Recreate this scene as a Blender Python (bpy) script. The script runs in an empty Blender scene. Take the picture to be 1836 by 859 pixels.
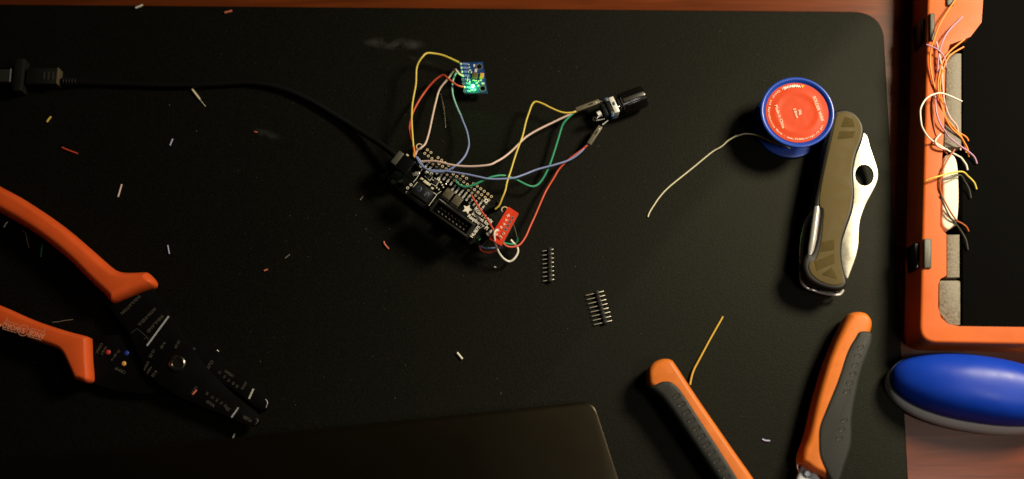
import bpy, bmesh, math, random
import numpy as np
from mathutils import Vector, Matrix
from mathutils.geometry import tessellate_polygon
random.seed(7)
sc = bpy.context.scene
COL = sc.collection
R = math.radians

# ------------------------------------------------------------------ camera
W0, H0, F = 1836.0, 859.0, 2200.0           # photograph size and focal length in its pixels
TILT, CAMH = R(13.3), 0.70
cd = bpy.data.cameras.new('camera'); cam = bpy.data.objects.new('camera', cd); COL.objects.link(cam)
cam.location = (0, 0, CAMH); cam.rotation_euler = (TILT, 0, 0)
cd.sensor_width = 36; cd.lens = F / W0 * 36; cd.clip_start = 0.01; cd.clip_end = 50
cd.dof.use_dof = True; cd.dof.focus_distance = 0.712; cd.dof.aperture_fstop = 2.4
sc.camera = cam

# ------------------------------------------------------------------ world and lamps
w = bpy.data.worlds.new('World'); sc.world = w; w.use_nodes = True
w.node_tree.nodes['Background'].inputs[0].default_value = (1, .86, .7, 1)
w.node_tree.nodes['Background'].inputs[1].default_value = 0.005

def area(name, loc, target, size, energy, color, sy=None, spread=180):
    l = bpy.data.lights.new(name, 'AREA'); l.shape = 'DISK' if sy is None else 'RECTANGLE'
    l.size = size
    if sy: l.size_y = sy
    l.energy = energy; l.color = color; l.spread = R(spread)
    o = bpy.data.objects.new(name, l); COL.objects.link(o); o.location = loc
    d = Vector(target) - Vector(loc); o.rotation_euler = d.to_track_quat('-Z', 'Y').to_euler()
    return o
area('desk_lamp_light', (0.62, 0.50, 0.58), (0.28, 0.16, 0), 0.22, 4.0, (1, .86, .61), spread=104)
area('ceiling_lamp_light', (0.50, -0.06, 0.80), (0.27, 0, 0), 0.20, .72, (1, .90, .80), spread=130)
sc.view_settings.view_transform = 'Standard'; sc.view_settings.look = 'None'
sc.view_settings.exposure = 0; sc.view_settings.gamma = 1

# ------------------------------------------------------------------ helpers
def P(px, py, h=0.0):
    """point h millimetres above the mat that stands at this place of the photograph"""
    x = (px - W0/2)/F; y = -(py - H0/2)/F
    d = Vector((x, y*math.cos(TILT) + math.sin(TILT), y*math.sin(TILT) - math.cos(TILT)))
    t = (h*.001 - CAMH)/d.z
    return Vector((d.x*t, d.y*t, h*.001))
MM = .001

def mat(name, col, rough=.5, metal=0, spec=.5, bump=0, bscale=800, var=0, vscale=60, coat=0, emit=None, estr=0, alpha=1, aniso=0):
    m = bpy.data.materials.new(name); m.use_nodes = True
    nt = m.node_tree; b = nt.nodes['Principled BSDF']
    b.inputs['Base Color'].default_value = (*col, 1)
    b.inputs['Roughness'].default_value = rough; b.inputs['Metallic'].default_value = metal
    b.inputs['Specular IOR Level'].default_value = spec
    b.inputs['Coat Weight'].default_value = coat; b.inputs['Coat Roughness'].default_value = .08
    if emit:
        b.inputs['Emission Color'].default_value = (*emit, 1); b.inputs['Emission Strength'].default_value = estr
    tc = nt.nodes.new('ShaderNodeTexCoord')
    if var:
        n = nt.nodes.new('ShaderNodeTexNoise'); n.inputs['Scale'].default_value = vscale; n.inputs['Detail'].default_value = 6
        nt.links.new(tc.outputs['Object'], n.inputs['Vector'])
        r = nt.nodes.new('ShaderNodeMapRange'); r.inputs[1].default_value = .3; r.inputs[2].default_value = .7
        r.inputs[3].default_value = 1-var; r.inputs[4].default_value = 1+var
        nt.links.new(n.outputs[0], r.inputs[0])
        mx = nt.nodes.new('ShaderNodeVectorMath'); mx.operation = 'SCALE'; mx.inputs[0].default_value = col
        nt.links.new(r.outputs[0], mx.inputs['Scale']); nt.links.new(mx.outputs[0], b.inputs['Base Color'])
        rr = nt.nodes.new('ShaderNodeMapRange'); rr.inputs[1].default_value = .3; rr.inputs[2].default_value = .7
        rr.inputs[3].default_value = max(.02, rough*.8); rr.inputs[4].default_value = min(1, rough*1.2)
        nt.links.new(n.outputs[0], rr.inputs[0]); nt.links.new(rr.outputs[0], b.inputs['Roughness'])
    if bump:
        n2 = nt.nodes.new('ShaderNodeTexNoise'); n2.inputs['Scale'].default_value = bscale; n2.inputs['Detail'].default_value = 3
        nt.links.new(tc.outputs['Object'], n2.inputs['Vector'])
        bp = nt.nodes.new('ShaderNodeBump'); bp.inputs['Strength'].default_value = bump; bp.inputs['Distance'].default_value = .0004
        nt.links.new(n2.outputs[0], bp.inputs['Height']); nt.links.new(bp.outputs[0], b.inputs['Normal'])
    return m

M = dict(
 black=mat('black_plastic', (.008,.008,.007), .5, spec=.35, bump=.1, var=.15),
 cable=mat('cable_rubber', (.004,.004,.004), .55, spec=.18),
 cutgrip=mat('cutter_rubber', (.022,.023,.021), .5, spec=.25, bump=.25, bscale=1500, var=.12),
 orange=mat('cutter_orange', (.66,.172,.024), .45, spec=.25, var=.09, vscale=110, bump=.1, bscale=1200),
 red_grip=mat('stripper_orange', (.82,.115,.022), .5, spec=.25, var=.07, bump=.1, bscale=900),
 blade_black=mat('blackened_steel', (.003,.003,.003), .5, spec=.07, var=.2),
 print=mat('grey_print', (.085,.08,.06), .7),
 print_white=mat('white_print', (.75,.82,.85), .6),
 grip_print=mat('pale_grip_print', (.85,.36,.22), .6),
 steel=mat('polished_steel', (.82,.8,.76), .22, 1, var=.1, vscale=90),
 blade=mat('brushed_steel', (.46,.44,.37), .40, .85, var=.35, vscale=70, bump=.05),
 chrome=mat('chrome', (.80,.77,.74), .25, .6),
 cutsteel=mat('cutter_steel', (.4,.43,.46), .4, .7),
 pcb_black=mat('black_board', (.007,.008,.007), .35, spec=.4, var=.2, vscale=300),
 pcb_edge=mat('board_edge', (.32,.29,.2), .6),
 pcb_blue=mat('blue_board', (.008,.05,.22), .35, var=.2, vscale=300),
 pcb_red=mat('red_board', (.75,.05,.015), .35, var=.08, vscale=300),
 silk=mat('white_silkscreen', (.85,.85,.76), .6),
 gold=mat('gold_pad', (.85,.70,.45), .4, .1),
 solder=mat('solder_tin', (.85,.83,.76), .28, .85),
 dullpin=mat('dull_pin', (.30,.26,.2), .5, .3),
 ic=mat('chip_epoxy', (.03,.025,.018), .35, var=.2, vscale=500),
 ic2=mat('brown_chip_epoxy', (.12,.09,.04), .4, var=.2, vscale=500),
 tan=mat('tantalum_yellow', (.75,.45,.06), .5),
 cream=mat('cream_ceramic', (.75,.7,.5), .4),
 enc=mat('white_bracket', (.8,.8,.75), .4, .2),
 dup=mat('olive_housing', (.13,.115,.075), .45, var=.15),
 knob=mat('gloss_knob', (.004,.004,.004), .2, var=.1),
 blue=mat('spool_blue', (.010,.062,.44), .32, coat=.08),
 bluecore=mat('solder_winding', (.5,.5,.48), .35, .8),
 label=mat('red_label', (.60,.055,.009), .40, spec=.2, coat=.12, bump=.0),
 ltext=mat('label_lettering', (.95,.62,.45), .6),
 lwhite=mat('label_white', (.9,.85,.75), .6),
 warn=mat('warning_yellow', (.85,.45,.02), .6),
 olive=mat('olive_scale', (.092,.067,.021), .6, spec=.15, var=.07, vscale=150, bump=.15, bscale=2500),
 olive_dark=mat('olive_texture', (.078,.058,.019), .8, spec=.1, bump=.9, bscale=2200),
 knifeblack=mat('knife_rubber', (.012,.011,.009), .5),
 case=mat('case_orange', (.60,.122,.020), .45, spec=.22, var=.09, vscale=45, bump=.12, bscale=900),
 latch=mat('latch_grey', (.07,.07,.05), .5, var=.15),
 tray=mat('tray_black', (.0022,.0022,.002), .9, spec=.05, bump=.3, bscale=600),
 speck=mat('speckled_grey', (.16,.14,.10), .6, var=.5, vscale=700, bump=.5),
 paper=mat('white_paper', (.8,.74,.58), .6, bump=.8, bscale=250, var=.08, vscale=150),
 mouse=mat('mouse_blue', (.004,.040,.42), .42, spec=.28, var=.04),
 mousegrey=mat('mouse_grey', (.68,.71,.72), .4, var=.04),
 laptop=mat('laptop_lid', (.003,.0024,.001), .32, spec=.55, var=.03, vscale=6),
 led=mat('green_led', (.3,1,.4), .3, emit=(.25,1,.25), estr=9),
 led2=mat('small_green_led', (.1,.6,.1), .3, emit=(.1,1,.12), estr=.3),
 dust=mat('dust', (.16,.16,.14), .9),
 reddot=mat('red_dot', (.6,.05,.03), .4), bluedot=mat('blue_dot', (.02,.06,.5), .4), yeldot=mat('yellow_dot', (.85,.45,.1), .4),
)
WC = dict(yellow=(.72,.55,.09), red=(.65,.085,.04), pink=(.72,.52,.48), blue=(.22,.28,.55), green=(.03,.30,.16),
          white=(.8,.78,.68), orange=(.85,.28,.04), purple=(.5,.28,.42), brown=(.42,.11,.03), dark=(.05,.05,.04),
          lilac=(.42,.42,.68), cream=(.8,.74,.5), strand=(.3,.28,.22), tin=(.80,.74,.52), ochre=(.62,.38,.05), salmon=(.75,.2,.12), blue_lit_green=(.22,.42,.45))
for k, c in WC.items():
    M['w_'+k] = mat(k+'_insulation', c, .42, spec=.4, metal=.35 if k in ('tin','strand') else 0)

# fabric mat with fine weave and faint smudges, and the red-brown desk
M['laptop'].node_tree.nodes['Principled BSDF'].inputs['Specular Tint'].default_value = (1,.84,.58,1)
def fabric():
    m = bpy.data.materials.new('mat_fabric'); m.use_nodes = True; nt = m.node_tree; b = nt.nodes['Principled BSDF']
    tc = nt.nodes.new('ShaderNodeTexCoord'); ge = nt.nodes.new('ShaderNodeNewGeometry'); L = nt.links.new
    n = nt.nodes.new('ShaderNodeTexNoise'); n.inputs['Scale'].default_value = 950; n.inputs['Detail'].default_value = 2
    L(tc.outputs['Object'], n.inputs['Vector'])
    n1 = nt.nodes.new('ShaderNodeTexNoise'); n1.inputs['Scale'].default_value = 110; n1.inputs['Detail'].default_value = 8
    L(tc.outputs['Object'], n1.inputs['Vector'])
    nr = nt.nodes.new('ShaderNodeMapRange'); nr.inputs[1].default_value = .38; nr.inputs[2].default_value = .68; L(n1.outputs[0], nr.inputs[0])
    r = nt.nodes.new('ShaderNodeValToRGB'); r.color_ramp.elements[0].position = .35; r.color_ramp.elements[0].color = (.0002,.0002,.0001,1)
    r.color_ramp.elements[1].position = .7; r.color_ramp.elements[1].color = (.0044,.0044,.0029,1)
    L(n.outputs[0], r.inputs[0]); last = r.outputs[0]
    for (px, py, sx, sy, rot, amt) in ((708,78,.020,.0045,-.05,.045), (480,241,.011,.003,-.25,.02), (760,110,.012,.002,-.3,.012)):
        c = P(px, py)
        mp = nt.nodes.new('ShaderNodeMapping'); mp.vector_type = 'TEXTURE'
        mp.inputs['Location'].default_value = c; mp.inputs['Rotation'].default_value = (0,0,rot); mp.inputs['Scale'].default_value = (sx, sy, 1)
        L(ge.outputs['Position'], mp.inputs['Vector'])
        g = nt.nodes.new('ShaderNodeTexGradient'); g.gradient_type = 'SPHERICAL'; L(mp.outputs[0], g.inputs['Vector'])
        mm = nt.nodes.new('ShaderNodeMath'); mm.operation = 'MULTIPLY'; L(g.outputs['Fac'], mm.inputs[0]); L(nr.outputs[0], mm.inputs[1])
        m2 = nt.nodes.new('ShaderNodeMath'); m2.operation = 'MULTIPLY'; L(mm.outputs[0], m2.inputs[0]); m2.inputs[1].default_value = amt*2
        ad = nt.nodes.new('ShaderNodeVectorMath'); ad.operation = 'ADD'; L(last, ad.inputs[0]); L(m2.outputs[0], ad.inputs[1]); last = ad.outputs[0]
    L(last, b.inputs['Base Color'])
    b.inputs['Roughness'].default_value = .64; b.inputs['Specular IOR Level'].default_value = .17
    b.inputs['Specular Tint'].default_value = (.96,1,.82,1)
    bp = nt.nodes.new('ShaderNodeBump'); bp.inputs['Strength'].default_value = .38; bp.inputs['Distance'].default_value = .0003
    L(n.outputs[0], bp.inputs['Height']); L(bp.outputs[0], b.inputs['Normal'])
    return m
def wood():
    m = bpy.data.materials.new('desk_wood'); m.use_nodes = True; nt = m.node_tree; b = nt.nodes['Principled BSDF']
    tc = nt.nodes.new('ShaderNodeTexCoord'); L = nt.links.new
    mp = nt.nodes.new('ShaderNodeMapping'); mp.inputs['Scale'].default_value = (4, 60, 1); L(tc.outputs['Object'], mp.inputs[0])
    n = nt.nodes.new('ShaderNodeTexNoise'); n.inputs['Scale'].default_value = 3; n.inputs['Detail'].default_value = 9; n.inputs['Distortion'].default_value = .8
    L(mp.outputs[0], n.inputs['Vector'])
    r = nt.nodes.new('ShaderNodeValToRGB'); r.color_ramp.elements[0].position = .3; r.color_ramp.elements[0].color = (.085,.018,.004,1)
    r.color_ramp.elements[1].position = .72; r.color_ramp.elements[1].color = (.165,.036,.008,1)
    L(n.outputs[0], r.inputs[0]); L(r.outputs[0], b.inputs['Base Color'])
    b.inputs['Roughness'].default_value = .27; b.inputs['Specular IOR Level'].default_value = .30
    bp = nt.nodes.new('ShaderNodeBump'); bp.inputs['Strength'].default_value = .12; bp.inputs['Distance'].default_value = .0003
    L(n.outputs[0], bp.inputs['Height']); L(bp.outputs[0], b.inputs['Normal'])
    return m
M['fabric'] = fabric(); M['wood'] = wood()

def link_mesh(name, bm, m, parent=None, sharp=38):
    bmesh.ops.remove_doubles(bm, verts=bm.verts, dist=1e-7)
    bmesh.ops.recalc_face_normals(bm, faces=bm.faces)
    for f in bm.faces: f.smooth = True
    for e in bm.edges:
        if len(e.link_faces) == 2 and e.calc_face_angle(0) > R(sharp): e.smooth = False
    co = [v.co for v in bm.verts]
    lo = Vector([min(c[i] for c in co) for i in range(3)]); hi = Vector([max(c[i] for c in co) for i in range(3)])
    org = Vector(((lo.x+hi.x)/2, (lo.y+hi.y)/2, lo.z))
    for v in bm.verts: v.co -= org
    me = bpy.data.meshes.new(name); bm.to_mesh(me); bm.free(); me.materials.append(m)
    o = bpy.data.objects.new(name, me); COL.objects.link(o)
    o.location = org
    if parent is not None:
        o.parent = parent; p = Vector(parent.location)
        g = parent.parent
        while g is not None: p += Vector(g.location); g = g.parent
        o.location = org - p
    return o
def tag(o, label=None, cat=None, group=None, kind=None):
    if label: o['label'] = label
    if cat: o['category'] = cat
    if group: o['group'] = group
    if kind: o['kind'] = kind
    return o
def thing(name, label, cat, loc, group=None):
    o = bpy.data.objects.new(name, None); COL.objects.link(o); o.location = loc; o.empty_display_size = .01
    return tag(o, label, cat, group)
def NB(): return bmesh.new()

def catmull(pts, n=6, closed=False):
    out = []; N = len(pts)
    rng = range(N) if closed else range(N-1)
    for i in rng:
        if closed: p0,p1,p2,p3 = pts[i-1], pts[i], pts[(i+1)%N], pts[(i+2)%N]
        else:
            p1, p2 = pts[i], pts[i+1]
            p0 = pts[i-1] if i > 0 else p1*2-p2
            p3 = pts[i+2] if i+2 < N else p2*2-p1
        for k in range(n):
            t = k/n
            # centripetal-like tension .5
            out.append(.5*((2*p1) + (p2-p0)*t + (2*p0-5*p1+4*p2-p3)*t*t + (3*p1-p0-3*p2+p3)*t**3))
    if not closed: out.append(pts[-1].copy())
    return out
def tube(bm, pts, r, seg=10, cap=True, rr=None):
    """round bar through world points; r in mm"""
    rings = []; n = len(pts); prev = None
    for i, p in enumerate(pts):
        t = (pts[min(i+1,n-1)] - pts[max(i-1,0)]).normalized()
        if prev is None:
            a = t.orthogonal().normalized()
        else:
            a = (prev - t*prev.dot(t)).normalized()
        prev = a; b = t.cross(a)
        ra = (rr[i] if rr else r)*MM
        rings.append([bm.verts.new(p + (a*math.cos(2*math.pi*k/seg) + b*math.sin(2*math.pi*k/seg))*ra) for k in range(seg)])
    for A, B in zip(rings, rings[1:]):
        for k in range(seg): bm.faces.new((A[k], A[(k+1)%seg], B[(k+1)%seg], B[k]))
    if cap: bm.faces.new(rings[0][::-1]); bm.faces.new(rings[-1])
def frame(px, py, h, ang):
    """matrix at photo place px,py, h mm up, turned ang degrees"""
    return Matrix.Translation(P(px, py, h)) @ Matrix.Rotation(R(ang), 4, 'Z')
def box(bm, mtx, cx, cy, cz, sx, sy, sz, bev=0):
    """box in mm inside a local frame; cz = bottom"""
    r = bmesh.ops.create_cube(bm, size=1)
    vs = r['verts']
    for v in vs: v.co = Vector((v.co.x*sx + cx, v.co.y*sy + cy, (v.co.z+.5)*sz + cz))*MM
    if bev:
        es = list({e for v in vs for e in v.link_edges})
        rb = bmesh.ops.bevel(bm, geom=es, offset=bev*MM, segments=2, affect='EDGES', profile=.5)
        vs = list({v for f in rb['faces'] for v in f.verts} | {v for v in vs if v.is_valid})
    bmesh.ops.transform(bm, matrix=mtx, verts=vs)
def lathe(bm, mtx, prof, seg=48, close=True):
    rings = []
    for (r, z) in prof:
        rings.append([bm.verts.new(mtx @ (Vector((r*math.cos(2*math.pi*k/seg), r*math.sin(2*math.pi*k/seg), z))*MM)) for k in range(seg)])
    for A, B in zip(rings, rings[1:]):
        for k in range(seg): bm.faces.new((A[k], A[(k+1)%seg], B[(k+1)%seg], B[k]))
    if close:
        bm.faces.new(rings[0][::-1]); bm.faces.new(rings[-1])
def resample(pts, step):
    out = []; N = len(pts)
    for i in range(N):
        a, b = pts[i], pts[(i+1) % N]; n = max(1, int((b-a).length/step))
        out += [a.lerp(b, k/n) for k in range(n)]
    return out
def inset(pts, d):
    N = len(pts)
    A = sum(pts[i].x*pts[(i+1)%N].y - pts[(i+1)%N].x*pts[i].y for i in range(N))
    s = 1 if A > 0 else -1
    out = []
    for i in range(N):
        t = (pts[(i+1)%N] - pts[i-1]); t.z = 0
        if t.length < 1e-9: out.append(pts[i].copy()); continue
        t.normalize(); nrm = Vector((-t.y, t.x, 0))*s
        out.append(pts[i] + nrm*d)
    if d > 4e-5:            # drop the places where the shrunken outline would cross itself
        a = np.array([(p.x, p.y) for p in pts]); b = np.roll(a, -1, 0); q = np.array([(p.x, p.y) for p in out])
        ab = b-a; l2 = (ab**2).sum(1)+1e-18
        t = np.clip(((q[:,None,:]-a[None])*ab[None]).sum(2)/l2[None], 0, 1)
        near = a[None] + t[...,None]*ab[None]
        dist = np.sqrt(((q[:,None,:]-near)**2).sum(2)).min(1)
        ok = dist > d*.955
        if 3 < ok.sum() < N:
            good = [i for i in range(N) if ok[i]]
            for gi, i in enumerate(good):
                j = good[(gi+1) % len(good)]; span = (j-i) % N
                for k in range(1, span):
                    out[(i+k) % N] = out[i].lerp(out[j], k/span)
    return out
def slab(bm, outline, z0, z1, rh=0, rv=None, segs=4, holes=(), hz=None, flare=0, botr=0, mtx=None, tiltfn=None):
    """outline: world XY points (Vector). z in mm. rounded upper rim rh (mm wide) x rv (mm tall)"""
    rv = rh if rv is None else rv
    levels = []
    if botr:
        levels.append((botr, z0)); levels.append((botr*.3, z0+botr*.3)); levels.append((0, z0+botr))
    else:
        levels.append((-flare, z0))
    if rh:
        for k in range(segs+1):
            a = k/segs*math.pi/2
            levels.append((rh*(1-math.cos(a)), z1 - rv + rv*math.sin(a)))
    else: levels.append((0, z1))
    rings = []
    for d, z in levels:
        pp = inset(outline, d*MM) if d else outline
        rings.append([bm.verts.new((p.x, p.y, z*MM)) for p in pp])
    N = len(outline)
    for A, B in zip(rings, rings[1:]):
        for k in range(N):
            try: bm.faces.new((A[k], A[(k+1)%N], B[(k+1)%N], B[k]))
            except ValueError: pass
    if holes:
        loops = [list(rings[-1])]
        for hpts in holes:
            a = [bm.verts.new((p.x, p.y, z1*MM)) for p in hpts]; loops.append(a)
            b = [bm.verts.new((p.x, p.y, (z0 if hz is None else hz)*MM)) for p in hpts]
            for k in range(len(a)): bm.faces.new((a[k], a[(k+1)%len(a)], b[(k+1)%len(a)], b[k]))
        flat = [v for l in loops for v in l]
        for tri in tessellate_polygon([[v.co.copy() for v in l] for l in loops]):
            try: bm.faces.new([flat[q] for q in tri])
            except ValueError: pass
    else:
        bm.faces.new(rings[-1])
        bm.faces.new(rings[0][::-1])
def band(bm, outline, z0, z1):
    A = [bm.verts.new((p.x, p.y, z0*MM)) for p in outline]; B = [bm.verts.new((p.x, p.y, z1*MM)) for p in outline]
    for k in range(len(A)): bm.faces.new((A[k], A[(k+1)%len(A)], B[(k+1)%len(A)], B[k]))
def O(pts, h, n=5):            # smooth closed outline from photo places at height h
    return catmull([P(x, y, h) for x, y in pts], n, True) if n > 1 else [P(x, y, h) for x, y in pts]
def rnd_poly(pts, rad, n=6):   # polygon with rounded corners; world Vectors, rad mm
    out = []; N = len(pts)
    for i in range(N):
        p, a, b = pts[i], pts[i-1], pts[(i+1)%N]
        r = rad[i] if isinstance(rad, (list, tuple)) else rad
        if not r: out.append(p.copy()); continue
        da = (a-p).normalized(); db = (b-p).normalized()
        ang = da.angle(db); dd = min(r*MM/math.tan(ang/2), (a-p).length*.49, (b-p).length*.49)
        p1 = p+da*dd; p2 = p+db*dd
        for k in range(n+1):
            t = k/n; out.append(p1*(1-t)**2 + p*2*t*(1-t) + p2*t*t)
    return out
def circle(c, rx, ry=None, n=28, rot=0):
    ry = ry or rx
    return [Vector((c.x + (rx*math.cos(a)*math.cos(rot) - ry*math.sin(a)*math.sin(rot))*MM, c.y + (rx*math.cos(a)*math.sin(rot) + ry*math.sin(a)*math.cos(rot))*MM, c.z))
            for a in (2*math.pi*k/n for k in range(n))]
_tc = {}
def text_bm(bm, s, mtx, size, thick=0, ext=.03, align='CENTER', sx=1):
    """lettering in mm, centred on the frame"""
    cu = bpy.data.curves.new('lettering', 'FONT'); cu.body = s; cu.size = size*MM; cu.align_x = align; cu.align_y = 'CENTER'
    cu.extrude = ext*MM; cu.offset = thick*MM; cu.resolution_u = 3
    o = bpy.data.objects.new('lettering', cu); COL.objects.link(o)
    bpy.context.view_layer.update()
    dg = bpy.context.evaluated_depsgraph_get(); me = bpy.data.meshes.new_from_object(o.evaluated_get(dg))
    me.transform(mtx @ Matrix.Diagonal((sx, 1, 1, 1)))
    bm.from_mesh(me); bpy.data.meshes.remove(me); bpy.data.objects.remove(o); bpy.data.curves.remove(cu)
def text(name, s, px, py, h, size, ang, m, parent, thick=0, sx=1):
    bm = NB(); text_bm(bm, s, frame(px, py, h, ang), size, thick, sx=sx); return link_mesh(name, bm, m, parent)
def wang(dx, dy):     # angle in the world of a direction given in the photo
    return math.degrees(math.atan2(-dy, dx))

# ------------------------------------------------------------------ the setting
bm = NB()
slab(bm, [Vector((-1.2,-.8,0)), Vector((1.2,-.8,0)), Vector((1.2,1.2,0)), Vector((-1.2,1.2,0))], -33, -3.0)
tag(link_mesh('desk', bm, M['wood']), kind='structure', label='red brown wooden desk top')
bm = NB()
c = [P(-160, 6), P(1583, 21), P(1650, 1250), P(-160, 1250)]
slab(bm, resample(rnd_poly(c, [10,19,19,10], 14), .03), -2.9, 0, .8, .8, 3)
tag(link_mesh('desk_mat', bm, M['fabric']), 'large black fabric desk mat with rounded corner on the wooden desk', 'desk mat')

# ------------------------------------------------------------------ laptop
bm = NB()
c = [P(1064, 719, 16), P(1150, 985, 16), P(-60, 1100, 16), P(-150, 842, 16)]
t = thing('laptop', 'smooth dark brown closed laptop with rounded corner at the bottom edge', 'laptop', (c[0]+c[2])/2*1.0)
t.location.z = 0
slab(bm, rnd_poly(c, [9,9,9,9], 10), 8.5, 16, .7, .7, 3)
link_mesh('lid', bm, M['laptop'], t)
bm = NB(); slab(bm, inset(rnd_poly(c, 9, 10), .0006), 0.6, 8, .6, .6, 3, botr=.6); link_mesh('base', bm, M['black'], t)
bm = NB(); slab(bm, inset(rnd_poly(c, 9, 10), .003), 8.0, 8.5); link_mesh('hinge_gap', bm, M['cable'], t)
for q in c:
    bm = NB(); lathe(bm, Matrix.Translation(Vector((*( (q*.88+ (c[0]+c[2])/2*.12).xy), 0))), [(3,0),(3,.6)], 16)
    link_mesh('rubber_foot', bm, M['cable'], t)

# ------------------------------------------------------------------ cable
t = thing('usb_cable', 'thick black cable plugged into the circuit board with boxy connector at the left edge', 'cable', P(85, 145))
bm = NB(); f = frame(83, 144, 0, 0)
box(bm, f, 0, 0, 0.4, 19, 10.5, 7.4, 1)
link_mesh('plug_housing', bm, M['black'], t)
bm = NB()
for k in (0, 1, 2): box(bm, f, 1.5+k*2.6, 0, 7.75, 1.0, 5, .35, .12)
link_mesh('grip_ribs', bm, mat('rib_grey', (.03,.03,.025), .4), t)
bm = NB(); box(bm, f, 9.4, 0, .5, .9, 10.2, 7.5, .2); link_mesh('end_ring', bm, mat('ring_brown', (.10,.08,.05), .5, spec=.2), t)
bm = NB(); box(bm, frame(43, 143, 0, 0), 0, 0, 0, 6, 20.5, 9, .8); link_mesh('flange', bm, M['black'], t)
bm = NB(); f2 = frame(13, 143, 0, 0); box(bm, f2, -6, 0, 1.5, 22, 8, 6, .5); link_mesh('connector_shell', bm, mat('shell_dark', (.025,.027,.025), .35, .2), t)
bm = NB(); box(bm, f2, 4.8, 0, 1.3, .9, 8.4, 6.6, .2); link_mesh('shell_rim', bm, mat('rim_grey', (.3,.33,.33), .35, .5), t)
bm = NB()
for k, x in enumerate((116, 121, 126, 131, 136)):
    lathe(bm, Matrix.Translation(P(x, 146.5, 3.4)) @ Matrix.Rotation(R(90), 4, 'Y'), [(2.7-.15*k,-.5),(3-.15*k,0),(2.7-.15*k,.5)], 20)
tube(bm, [P(110,146,3.4), P(140,147.5,3)], 2.1, 16)
link_mesh('strain_relief', bm, M['cable'], t)
bm = NB()
path = [(138,147.5,2.6),(200,149.5,2.1),(300,152.5,2.1),(380,151,2.1),(445,148,2.1),(500,157,2.1),(550,177,2.1),(600,206,2.3),(650,238,4),(690,264,8),(715,285,11)]
tube(bm, catmull([P(*q) for q in path], 8), 1.85, 16); link_mesh('cord', bm, M['cable'], t)

# ------------------------------------------------------------------ wire stripper (left)
t = thing('wire_stripper', 'black wire stripper pliers with two red orange grips reaching in from the left edge', 'wire stripper', P(318, 652))
HU, HL = 17, 15
up = [(-90,296),(-40,312),(0,333),(40,355),(106,400),(168,453),(195,476),(214,484.5),(240,485),(256,484.5),(262,487),(272,499),(272,508),(262,514),(239,523),(215,533),(199,539),(193,537),(184,526),(158,502),(120,464),(80,431),(44,406),(0,380),(-45,358),(-100,340)]
bm = NB(); slab(bm, O(up, HU, 4), 3, HU, 4.2, 7.5, 6, botr=2.5); g1 = link_mesh('grip', bm, M['red_grip'], t, sharp=60)
lo = [(-100,510),(-40,532),(0,547),(57,572),(110,590),(140,598),(153,602),(156,608),(157,640),(159.5,672),(158,681),(150,685),(138,681),(129,677),(122,662),(117,651),(108,633),(96,623),(60,610),(0,588),(-50,570),(-110,549)]
bm = NB(); slab(bm, O(lo, HL, 4), 3, HL, 2.8, 5, 6, botr=2.5); g2 = link_mesh('grip', bm, M['red_grip'], t, sharp=60)
# maker's mark on the lower grip
a = wang(-66, -19)
bm = NB(); f = frame(42, 592.5, HL+.02, a)
text_bm(bm, 'ANGEL', f @ Matrix.Translation((-7.2*MM,0,0)), 4.4, .06, sx=.78)
text_bm(bm, 'WORD', f @ Matrix.Translation((7.0*MM,0,0)), 4.4, .06, sx=.80)
text_bm(bm, 'S', f, 4.6, .06)
for (rx) in (3.2,):
    cc = circle(Vector((0,0,0)), rx, n=32); ci = circle(Vector((0,0,0)), rx-.35, n=32)
    A = [bm.verts.new(f @ Vector((v.x,v.y,.00003))) for v in cc]; B = [bm.verts.new(f @ Vector((v.x,v.y,.00003))) for v in ci]
    for k in range(32): bm.faces.new((A[k],A[(k+1)%32],B[(k+1)%32],B[k]))
for yy in (-2.35, 2.35):
    for sx_ in (-1, 1): box(bm, f, sx_*7.6, yy, 0, 8.4, .3, .04)
for sx_ in (-1, 1): box(bm, f @ Matrix.Rotation(R(sx_*-12),4,'Z'), sx_*11.9, 0, 0, .3, 4.2, .04)
link_mesh('brand_mark', bm, M['grip_print'], g2)
bm = NB(); lathe(bm, frame(0, 583, HL+.01, 0), [(0.9,0),(.9,.05)], 16); link_mesh('registered_mark', bm, M['grip_print'], g2)
plA = [(180,520),(215,505),(262,508),(290,540),(312,575),(335,612),(356,640),(378,668),(420,708),(458,738),(465,749),(463,759),(452,764),(430,757),(395,742),(345,722),(300,700),(268,672),(250,640),(232,600),(205,562)]
plB = [(130,612),(157,606),(205,600),(262,604),(318,608),(360,616),(392,634),(440,678),(474,706),(483,717),(481,729),(472,735),(455,728),(420,700),(385,684),(352,690),(318,700),(270,706),(215,702),(165,688),(135,676)]
bm = NB(); slab(bm, O(plA, 9, 4), 5.6, 9, .35, .35, 2); bA = link_mesh('blade_arm', bm, M['blade_black'], t)
bm = NB(); slab(bm, O(plB, 5.5, 4), 2, 5.5, .35, .35, 2); bB = link_mesh('blade_arm', bm, M['blade_black'], t)
bm = NB(); lathe(bm, frame(318, 652, 8.95, 0), [(4.6,0),(4.6,.9),(4.0,1.4),(3.0,1.4),(2.6,.7),(1.2,.7)], 36); link_mesh('pivot_screw', bm, mat('pivot_steel', (.35,.33,.28), .25, 1), t)
def bar_px(bm, x0, y0, x1, y1, h, wmm, th=.05):
    p, q = P(x0, y0, h), P(x1, y1, h); d = q-p; L = d.length/MM
    f = Matrix.Translation((p+q)/2) @ Matrix.Rotation(math.atan2(d.y, d.x), 4, 'Z'); box(bm, f, 0, 0, 0, L, wmm, th)
sg = mat('stripe_grey', (.42,.47,.5), .5)
bm = NB(); bar_px(bm, 302.6, 567, 263.5, 620, 9.02, 1.0); link_mesh('white_stripe', bm, sg, bA)
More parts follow.
